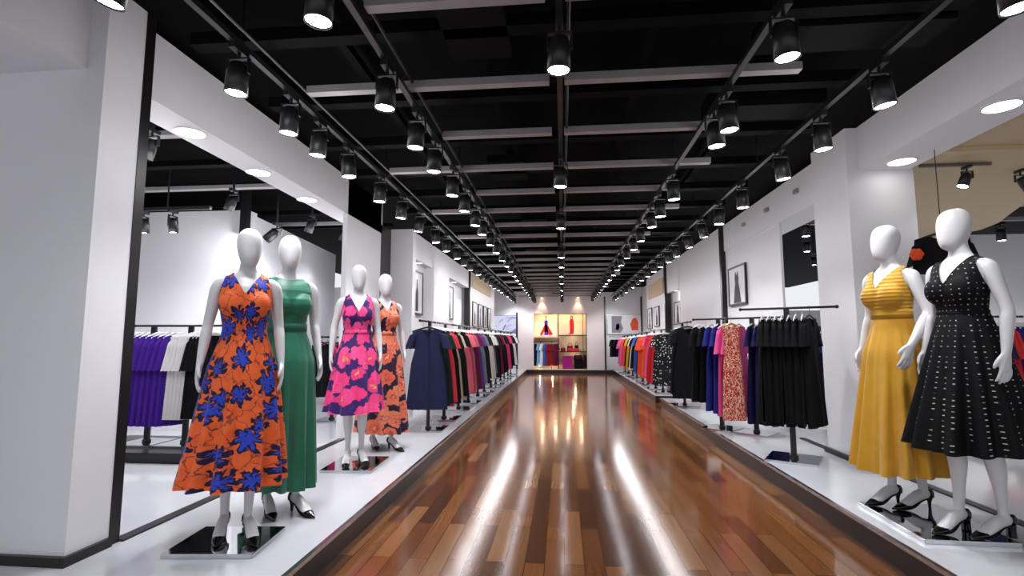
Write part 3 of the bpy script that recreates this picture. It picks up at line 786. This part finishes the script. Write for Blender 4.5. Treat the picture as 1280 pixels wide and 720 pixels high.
for i, yy in enumerate((13.25, 14.15, 15.05, 15.95)):
    poster('picture_frame', 'black framed picture, %s from the front in the row of four on the left wall' % nth(i), (-2.265, yy, 1.66), PI / 2, .62, .64, .035, M['black_steel'], M['paper'], fig_r if i % 2 else fig_l)
poster('picture_frame', 'black framed picture of a halter dress on the right wall above the paisley dress', (2.822, 8.60, 1.88), -PI / 2, .82, .64, .035, M['black_steel'], M['paper'], fig_r, .03)
poster('picture_frame', 'black framed picture left of the alcove on the rear right wall', (2.785, 15.6, 1.70), -PI / 2, .8, .6, .035, M['black_steel'], M['paper'], fig_l)
poster('picture_frame', 'black framed picture inside the alcove of the right wall', (2.90, 13.3, 1.72), -PI / 2, .7, .56, .035, M['black_steel'], M['paper'], fig_r)
poster('picture_frame', 'small black framed picture furthest back on the right wall', (2.785, 16.8, 1.66), -PI / 2, .8, .66, .035, M['black_steel'], M['paper'], fig_r)

def screen_mat():
    n = N('screen_glow'); v = n.obj((2.2, 1, 3)); nz = n.noise(n.distort(v, 2, .8), 1.6, 3)
    c = n.mix(n.step(nz.outputs[0], .5, .68), lin('#dfe6ff'), lin('#8a86d8'))
    n.set((0, 0, 0, 1), .3); n.l(c, n.b.inputs['Emission Color']); n.b.inputs['Emission Strength'].default_value = .85
    return n.m
poster('wall_screen', 'glowing pale blue wall screen on the rear wall at left', (-2.30, YB - .06, 1.62), 0, .96, .66, .05, M['black_steel'], screen_mat(), [('shown_dress', [(-.2, .05), (-.1, .1), (.12, .42), (.08, .46), (-.05, .3)], M['dark_print'])], .012, 'screen')
poster('wall_poster', 'pale poster with grey and orange shapes on the rear wall at right', (2.41, YB - .06, 1.52), 0, 1.32, .78, .04, M['steel'], M['paper'],
       [('printed_shape', [(-.72, .08), (-.72, .92), (-.1, .92), (-.18, .6), (-.05, .3), (-.2, .08)], plain('print_grey', '#8f8a98', .7)), ('printed_shape', [(.45, .2), (.36, .5), (.5, .78), (.7, .84), (.84, .6), (.82, .2)], plain('print_orange', '#e0552a', .7)),
        ('printed_shape', [(-.5, .25), (-.45, .5), (-.3, .55), (-.25, .35), (-.35, .2)], M['paper'])], .012, 'poster')
skin = plain('print_skin', '#d39b7c', .7); hair = plain('print_hair', '#2a1712', .7)
poster('niche_poster', 'poster of a purple gown with red cape in the niche', (-.66, YB + .47, 1.46), 0, .92, .84, .02, None, plain('print_cream', '#f3dcc0', .6),
       [('printed_cape', [(-.55, .05), (-.28, .38), (-.1, .55), (.12, .55), (.3, .38), (.62, .08), (.3, .02), (.1, .2), (-.2, .2), (-.35, .02)], CL['red']), ('printed_gown', [(-.17, .04), (-.12, .5), (-.16, .7), (-.06, .76), (.08, .76), (.17, .7), (.13, .5), (.22, .04)], CL['purple']),
        ('printed_head', [(-.06, .78), (-.07, .86), (0, .93), (.07, .86), (.06, .78)], skin), ('printed_hair', [(-.09, .88), (-.05, .97), (.05, .97), (.09, .88), (0, .925)], hair)], cat='poster')
poster('niche_poster', 'poster of a long red dress, upper right in the niche', (.38, YB + .47, 1.51), 0, .98, .80, .02, None, plain('print_peach', '#f1d3b2', .6),
       [('printed_dress', [(-.3, .04), (-.14, .12), (-.16, .5), (-.17, .72), (-.05, .8), (.08, .8), (.17, .7), (.2, .45), (.16, .05)], CL['red']), ('printed_head', [(-.06, .8), (-.07, .88), (0, .95), (.07, .88), (.06, .8)], skin),
        ('printed_hair', [(-.12, .72), (-.11, .92), (0, .99), (.11, .92), (.13, .72), (.07, .8), (.06, .9), (0, .95), (-.06, .9), (-.07, .8)], hair)], cat='poster')

def handbag(label, x, y, z, w, h, d, mat, handle=True):
    t = thing('handbag', label, 'handbag', (x, y, z))
    bm = bmesh.new()
    loft(bm, [(0, 0, 0, w * .42, d * .40), (0, 0, .01, w * .48, d * .48), (0, 0, h * .6, w * .5, d * .46), (0, 0, h * .97, w * .44, d * .26), (0, 0, h, w * .40, d * .2)], 16, 2)
    obj('bag_body', bm, mat, t, smooth=True)
    if handle:
        bm = bmesh.new(); tube(bm, [(w * .28 * math.cos(PI * k / 8), 0, h * .95 + h * .55 * math.sin(PI * k / 8)) for k in range(9)], .008, 6); obj('handle', bm, mat, t, smooth=True)
    obj('flap', box_bm(((-w * .42, -d * .5, h * .45), (w * .42, -d * .42, h * .95)), bevel=.004), mat, t)
    return t
sz = nz0 + .69
handbag('small red handbag on the left of the niche bag shelf', .02, YB + .2, sz, .2, .14, .12, CL['crimson'])
handbag('red handbag in the middle of the niche bag shelf, left of the black one', .30, YB + .22, sz, .26, .22, .14, CL['crimson'])
handbag('small black handbag on the niche bag shelf', .56, YB + .2, sz, .17, .24, .12, CL['black'])
handbag('bright red clutch lying in front on the niche bag shelf', .43, YB + .08, sz, .46, .12, .1, CL['bright red'], False)
handbag('little tan handbag at the right end of the niche bag shelf', .78, YB + .2, sz, .18, .13, .12, CL['beige'])
t = thing('storage_cube', 'magenta storage cube on the floor of the niche', 'box', (.20, YB + .16, nz0)); 
obj('cube_body', box_bm(((-.2, -.15, 0), (.2, .15, .46)), bevel=.015), CL['magenta'], t); obj('lid', box_bm(((-.21, -.16, .461), (.21, .16, .50)), bevel=.01), CL['magenta'], t)
t = thing('storage_cube', 'black storage box under a dark bag on the right of the niche floor', 'box', (.66, YB + .16, nz0))
obj('cube_body', box_bm(((-.2, -.14, 0), (.2, .14, .32)), bevel=.012), CL['black'], t); obj('lid', box_bm(((-.21, -.15, .321), (.21, .15, .36)), bevel=.01), CL['black'], t)
handbag('dark brown handbag standing on the black box in the niche', .60, YB + .16, nz0 + .36, .34, .18, .16, cloth('brown_leather', '#3a1d18', .4))
garment('blouse', 'crimson', .6, (.86, YB + .22, nz0 + .64), math.radians(60), 'crimson garment hanging under the shelf at the right end of the niche', None, 'black', sx=.6)

# --- black jacket on a ceiling hook in the right bay, behind the mannequins
t = thing('hanging_jacket', 'black jacket with an orange flower brooch hanging behind the black-dress mannequin', 'jacket', (3.20, 4.60, 2.30), math.radians(-12))
b_, s_ = garment_meshes('blouse', .42, CL['black'])
obj('jacket_body', b_, parent=t)
for m in s_: obj('sleeve', m, parent=t)
obj('hanger', HM['black'], parent=t)
bm = bmesh.new(); tube(bm, [(0, 0, .016), (0, 0, .675)], .004, 6); obj('hanging_wire', bm, M['black_steel'], t)
bm = bmesh.new()
for k in range(7): ball(bm, (-.215 + .028 * math.cos(k * 2 * PI / 6) * (k > 0), -.075, -.26 + .028 * math.sin(k * 2 * PI / 6) * (k > 0)), .026, .018, .026, 10, 6)
obj('orange_brooch', bm, CL['orange'], t, smooth=True)
# ------------------------------------------------------------------ mannequins
def body_mesh(key, ankles, head_yaw=0, arms=((0, 0), (0, 0)), foot_yaw=(0, 0)):
    """one continuous figure, facing -Y, in high heels; ankles = ((x,y),(x,y)); arms = (elbow out, wrist forward)"""
    bm = bmesh.new()
    loft(bm, [(0, .01, .89, .085, .075), (0, .012, .94, .150, .105), (0, .015, 1.00, .170, .118), (0, .01, 1.07, .158, .105), (0, 0, 1.15, .130, .088),
              (0, -.003, 1.22, .114, .080), (0, -.005, 1.29, .122, .088), (0, -.010, 1.38, .136, .104), (0, -.004, 1.45, .142, .092), (0, .008, 1.505, .138, .068),
              (0, .014, 1.545, .098, .055), (0, .015, 1.580, .060, .050), (0, .008, 1.62, .047, .048), (0, .0, 1.68, .045, .048)], 40, 4)
    for s in (-1, 1):
        ball(bm, (s * .062, -.070, 1.368), .072, .058, .078, 24, 14)
        ball(bm, (s * .072, .072, .985), .085, .070, .085, 24, 14)
    hv = [(0, -.040, 1.604, .012, .022), (0, -.036, 1.618, .036, .050), (0, -.026, 1.66, .056, .072), (0, -.010, 1.73, .071, .088), (0, .002, 1.79, .070, .088), (0, .008, 1.828, .054, .069), (0, .010, 1.850, .030, .038), (0, .010, 1.858, .006, .008)]
    b2 = bmesh.new(); loft(b2, hv, 32, 5)
    bmesh.ops.rotate(b2, verts=b2.verts[:], cent=(0, .01, 1.6), matrix=Matrix.Rotation(head_yaw, 3, 'Z'))
    me = bpy.data.meshes.new('tmp'); b2.to_mesh(me); b2.free(); bm.from_mesh(me); bpy.data.meshes.remove(me)
    for i, s in enumerate((-1, 1)):
        eo, wf = arms[i]
        el = Vector((s * (.190 + eo), .030, 1.245)); wr = Vector((s * (.214 + eo * .8), -.035 - wf, 1.005 + wf * .3))
        loft(bm, [(s * .10, .010, 1.515, .030, .040), (s * .142, .010, 1.498, .040, .046), (s * .163, .012, 1.455, .040, .046), (s * (.177 + eo * .5), .022, 1.35, .034, .039), tuple(el) + (.030, .034),
                  tuple(el.lerp(wr, .25)) + (.031, .036), tuple(el.lerp(wr, .7)) + (.025, .028), tuple(wr) + (.0185, .024)], 20, 4)
        d = (wr - el).normalized(); d = (d * .6 + Vector((0, -.10, -1)) * .4).normalized()
        fw = Vector((0, -1, 0)); fw = (fw - d * fw.dot(d)).normalized()
        p = lambda a, f, o=0: wr + d * a + fw * f + Vector((s * o, 0, 0))
        loft(bm, [tuple(p(-.02, 0)) + (.018, .023), tuple(p(.015, .002)) + (.017, .030), tuple(p(.05, .004)) + (.015, .038), tuple(p(.085, .004)) + (.012, .036), tuple(p(.095, .003)) + (.009, .030)], 18, 3)
        for f, ln in ((-.028, .060), (-.009, .074), (.011, .080), (.030, .070)):
            q = [p(.075, f), p(.085 + ln * .35, f * 1.08, -.003), p(.085 + ln * .72, f * 1.1, -.012), p(.085 + ln, f * 1.08, -.025)]
            loft(bm, [tuple(v) + (r, r) for v, r in zip(q, (.0095, .0092, .0084, .0062))], 12, 4)
        q = [p(.012, .022), p(.04, .044, -.004), p(.068, .053, -.012), p(.088, .052, -.018)]
        loft(bm, [tuple(v) + (r, r) for v, r in zip(q, (.013, .0115, .010, .0068))], 12, 4)
        ax, ay = ankles[i]
        kn = Vector((s * .075 * .5 + ax * .5, -.028 + ay * .45, .53))
        an = Vector((ax, ay + .02, .135))
        loft(bm, [(s * .080, .01, .96, .085, .095), (s * .083, .008, .88, .082, .088), (s * .080 * .7 + ax * .3, -.008 + ay * .18, .72, .064, .070), tuple(kn) + (.047, .051), tuple(kn.lerp(an, .12) + Vector((0, .008, 0))) + (.044, .048),
                  tuple(kn.lerp(an, .36) + Vector((0, .022, 0))) + (.044, .049), tuple(kn.lerp(an, .7) + Vector((0, .012, 0))) + (.030, .033), tuple(an) + (.024, .028), (ax, ay + .022, .095, .024, .028)], 22, 4)
        b3 = bmesh.new()
        loft(b3, [(0, .058, .090, .016, .018), (0, .035, .092, .026, .030), (0, -.02, .083, .029, .034), (0, -.075, .054, .034, .026), (0, -.12, .032, .033, .017), (0, -.16, .022, .018, .010), (0, -.172, .020, .006, .005)], 20, 4)
        bmesh.ops.rotate(b3, verts=b3.verts[:], cent=(0, .03, 0), matrix=Matrix.Rotation(foot_yaw[i], 3, 'Z'))
        bmesh.ops.translate(b3, verts=b3.verts[:], vec=(ax, ay, 0))
        me = bpy.data.meshes.new('tmp'); b3.to_mesh(me); b3.free(); bm.from_mesh(me); bpy.data.meshes.remove(me)
    raw = mesh('raw', bm, M['mannequin'])
    o = bpy.data.objects.new('raw', raw); COL.objects.link(o)
    md = o.modifiers.new('r', 'REMESH'); md.mode = 'VOXEL'; md.voxel_size = .0052; md.use_smooth_shade = True
    sm = o.modifiers.new('s', 'CORRECTIVE_SMOOTH') if False else o.modifiers.new('s', 'SMOOTH'); sm.factor = .5; sm.iterations = 4
    dg = bpy.context.evaluated_depsgraph_get()
    out = bpy.data.meshes.new_from_object(o.evaluated_get(dg))
    out.name = 'body'
    bpy.data.objects.remove(o); bpy.data.meshes.remove(raw)
    if not out.materials: out.materials.append(M['mannequin'])
    out.polygons.foreach_set('use_smooth', [True] * len(out.polygons))
    return out

def bodice_bm(body, zw, v0, vs, b0, bs, strap_out=.128, off=.011):
    """shell over the torso: front neckline z<v0+vs|x|, back z<b0+bs|x|"""
    bm = bmesh.new(); bm.from_mesh(body)
    kill = []
    for f in bm.faces:
        c = f.calc_center_median(); ax = abs(c.x); front = c.y < .012
        lim = .140 if c.z < 1.42 else .140 - (c.z - 1.42) * (.140 - strap_out) / .10
        zl = (v0 + vs * ax) if front else (b0 + bs * ax)
        if c.z < zw or c.z > 1.575 or ax > lim or c.z > zl: kill.append(f)
    bmesh.ops.delete(bm, geom=kill, context='FACES')
    bmesh.ops.delete(bm, geom=[v for v in bm.verts if not v.link_faces], context='VERTS')
    for _ in range(14): bmesh.ops.smooth_vert(bm, verts=[v for v in bm.verts if not v.is_boundary], factor=.5, use_axis_x=True, use_axis_y=True, use_axis_z=True)
    bm.normal_update()
    nn = {v: v.normal.copy() for v in bm.verts}
    for v in bm.verts: v.co += nn[v] * off
    for _ in range(8):
        mv = {}
        for v in bm.verts:
            nb = [e.other_vert(v) for e in v.link_edges if e.is_boundary]
            if len(nb) == 2: mv[v] = v.co * .4 + (nb[0].co + nb[1].co) * .3
        for v, c in mv.items(): v.co = c
    return bm

def add_uv(bm):
    uv = bm.loops.layers.uv.verify()
    for f in bm.faces:
        th = [math.atan2(l.vert.co.x, -l.vert.co.y) for l in f.loops]
        if max(th) - min(th) > PI: th = [t if t > 0 else t + 2 * PI for t in th]
        for l, t in zip(f.loops, th): l[uv].uv = (t * .19, l.vert.co.z)

def skirt_into(bm, zw, hem, hx, hy, n, amp, seed, fit=1.0, curve=1.25, dx=0, dy=0, sway=0):
    rnd = random.Random(seed); ph = rnd.uniform(0, 6); seg = 180; rows = 56
    prof = lambda z: (.124, .090) if z > 1.2 else ((lerp(.124, .186, (1.2 - z) / .2), lerp(.090, .150, (1.2 - z) / .2)) if z > 1.0 else (.186, .150))
    rings = []
    for j in range(rows + 1):
        s = j / rows; z = lerp(zw, hem, s)
        k = s ** curve
        bx_, by_ = prof(z)
        rx = max(lerp(.126, hx, k), bx_ * fit); ry = max(lerp(.092, hy, k), by_ * fit)
        if z < 1.0: rx = max(lerp(.186 * fit, hx, ((1.0 - z) / (1.0 - hem)) ** .9) if fit >= 1 else rx, rx * .0 + lerp(.126, hx, k)); ry = max(lerp(.15 * fit, hy, ((1.0 - z) / (1.0 - hem)) ** .9) if fit >= 1 else ry, lerp(.092, hy, k))
        ring = []
        g = max(0, (s - .04) / .96) ** .8
        for i in range(seg):
            t = 2 * PI * i / seg
            w1 = math.cos(n * t + ph + .5 * math.sin(3 * t + ph)); w2 = math.cos((n + 4) * t + 2 * ph + .5 * math.sin(2 * t) + .6 * s)
            a = amp * g * (.9 * (abs(w1) ** .7 * (1 if w1 > 0 else -1)) + .55 * w2)
            a += .02 * g * math.cos(2 * t + ph)
            sharp = 1 + a
            x = math.sin(t) * rx * sharp + dx * s * s + sway * s * s * math.sin(t + ph); y = -math.cos(t) * ry * sharp + dy * s * s
            ring.append(bm.verts.new((x, y, z + (.012 * g * math.cos(2 * t + ph) if j == rows else 0))))
        rings.append(ring)
    for a, b in zip(rings, rings[1:]):
        for i in range(seg): bm.faces.new((a[i], a[(i + 1) % seg], b[(i + 1) % seg], b[i]))

def band_bm(z0, z1, rx, ry):
    bm = bmesh.new(); seg = 72; rr = []
    for z, k in ((z0, 0), (z0, 1), (z1, 1), (z1, 0)):
        rr.append([bm.verts.new((math.sin(2 * PI * i / seg) * (rx + .006 * k), -.003 - math.cos(2 * PI * i / seg) * (ry + .006 * k), z)) for i in range(seg)])
    for a, b in zip(rr, rr[1:]):
        for i in range(seg): bm.faces.new((a[i], a[(i + 1) % seg], b[(i + 1) % seg], b[i]))
    return bm

def shoe_bm(kind):
    bm = bmesh.new()
    loft(bm, [(0, .066, .070, .018, .005), (0, .045, .068, .027, .006), (0, -.01, .055, .026, .006), (0, -.07, .022, .033, .006), (0, -.12, .010, .035, .006), (0, -.165, .008, .020, .006), (0, -.205, .008, .004, .004)], 18, 4)
    if kind == 'pump':
        loft(bm, [(0, .062, .070, .020, .016), (0, .058, .040, .012, .010), (0, .060, .0, .008, .008)], 14, 3)
        loft(bm, [(0, -.105, .030, .034, .020), (0, -.135, .024, .033, .0185), (0, -.165, .018, .022, .013), (0, -.205, .010, .004, .005)], 18, 3)
    else:
        loft(bm, [(0, .056, .070, .027, .022), (0, .058, .035, .023, .020), (0, .060, .0, .024, .021)], 14, 3)
        loft(bm, [(0, -.12, .028, .035, .019), (0, -.155, .020, .027, .014), (0, -.205, .010, .004, .005)], 18, 3)
    # heel counter and a strap
    loft(bm, [(0, .068, .072, .026, .012), (0, .070, .100, .026, .012), (0, .066, .118, .020, .008)], 14, 3)
    return bm

def mannequin(label, loc, rz, scale, ankles, dress, head_yaw=0, arms=((0, 0), (0, 0)), foot_yaw=(0, 0), shoe='pump', base=None):
    t = thing('mannequin', label, 'mannequin', loc, rz); t.scale = (scale,) * 3
    bd = body_mesh(label, ankles, head_yaw, arms, foot_yaw)
    obj('body', bd, parent=t)
    if base:
        bm = box_bm(((-base[2] / 2, -base[3] / 2, -.0255), (base[2] / 2, base[3] / 2, -.0005)), bevel=.003)
        o = obj('base_plate', bm, M['mirror'], t); q = Matrix.Rotation(-rz, 3, 'Z') @ Vector((base[0] - loc[0], base[1] - loc[1], 0)) / scale
        o.location = q; o.rotation_euler.z = base[4] - rz
    D = dress
    bm = bodice_bm(bd, D['zw'] - .02, *D['neck'])
    skirt_into(bm, D['zw'] + .004, *D['skirt'], **D.get('kw', {}))
    add_uv(bm)
    dr = obj('dress', bm, D['mat'], t, smooth=True)
    if 'band' in D:
        b = band_bm(D['zw'] - .022, D['zw'] + D['band'], .126, .090); add_uv(b); obj('waistband', b, D['mat'], dr, smooth=True)
    for i in (0, 1):
        bm = shoe_bm(shoe)
        bmesh.ops.rotate(bm, verts=bm.verts[:], cent=(0, .03, 0), matrix=Matrix.Rotation(foot_yaw[i], 3, 'Z'))
        obj('shoe', bm, M['black_shoe'], t, (ankles[i][0], ankles[i][1], 0), smooth=True)
    return t

BZ = PZ + .0255
mannequin('white faceless mannequin in a long orange dress with blue flowers', (-1.925, 2.955, BZ), math.radians(30), .985,
          ((-.060, .03), (.070, -.06)), dict(mat=M['star'], zw=1.20, neck=(1.430, 1.75, 1.48, 1.3, .122), skirt=(.315, .285, .26, 11, .11, 3), kw=dict(curve=1.15, dx=-.03)), head_yaw=.25, arms=((.012, .02), (.0, .0)), foot_yaw=(-.1, .25), base=(-1.93, 2.90, .50, .42, .10))
mannequin('white faceless mannequin in a floor length emerald green satin dress', (-1.94, 3.46, PZ), math.radians(42), 1.03,
          ((-.070, .0), (.080, -.10)), dict(mat=M['green'], zw=1.21, neck=(1.530, .25, 1.52, .3, .124), skirt=(.165, .215, .21, 12, .095, 8), band=.03), head_yaw=-.1, foot_yaw=(0, .3))
mannequin('white faceless mannequin in a knee length pink and purple floral dress', (-1.94, 4.72, BZ), math.radians(26), 1.0,
          ((-.055, -.03), (.065, .0)), dict(mat=M['pinkprint'], zw=1.21, neck=(1.395, 2.0, 1.47, 1.4, .122), skirt=(.48, .265, .25, 11, .09, 5), kw=dict(curve=.95), band=.02), arms=((.02, .0), (.0, .0)), foot_yaw=(-.15, .2), base=(-1.92, 4.74, .46, .56, .05))
mannequin('white faceless mannequin in a coral and black printed dress behind the pink one', (-1.955, 5.5, PZ), math.radians(34), 1.02,
          ((-.070, .06), (.075, -.12)), dict(mat=M['coralprint'], zw=1.21, neck=(1.44, 1.7, 1.47, 1.4, .122), skirt=(.18, .27, .25, 11, .09, 7), band=.02), foot_yaw=(0, .35))
mannequin('white faceless mannequin in a full black dress dotted with small white dashes', (2.45, 3.40, BZ), math.radians(-74), 1.055,
          ((-.065, -.08), (.060, .06)), dict(mat=M['dash'], zw=1.235, neck=(1.40, 1.9, 1.47, 1.4, .122), skirt=(.47, .29, .29, 12, .11, 12), kw=dict(curve=.85), band=.015), head_yaw=-.25, arms=((.0, .0), (.02, .0)), foot_yaw=(.1, -.05), shoe='block', base=(2.32, 3.63, .48, .66, -.02))
mannequin('white faceless mannequin in a long pleated mustard yellow dress', (2.34, 3.90, BZ), math.radians(-72), 1.06,
          ((-.060, -.05), (.065, .05)), dict(mat=M['yellow'], zw=1.235, neck=(1.415, 1.6, 1.47, 1.4, .122), skirt=(.235, .265, .25, 13, .12, 9), kw=dict(curve=.95), band=.045), head_yaw=-.2, foot_yaw=(0, -.1), arms=((.0, .0), (.03, .11)))


# ------------------------------------------------------------------ world and render look
w = bpy.data.worlds.new('world'); sc.world = w; w.use_nodes = True
w.node_tree.nodes['Background'].inputs[0].default_value = (.86, .875, .93, 1)
w.node_tree.nodes['Background'].inputs[1].default_value = 1.0
sc.view_settings.view_transform = 'Standard'; sc.view_settings.look = 'None'; sc.view_settings.gamma = 1
sc.view_settings.exposure = 0.0; sc.view_settings.use_curve_mapping = False
sc.cycles.use_denoising = True
sc.cycles.max_bounces = 8; sc.cycles.sample_clamp_indirect = 6
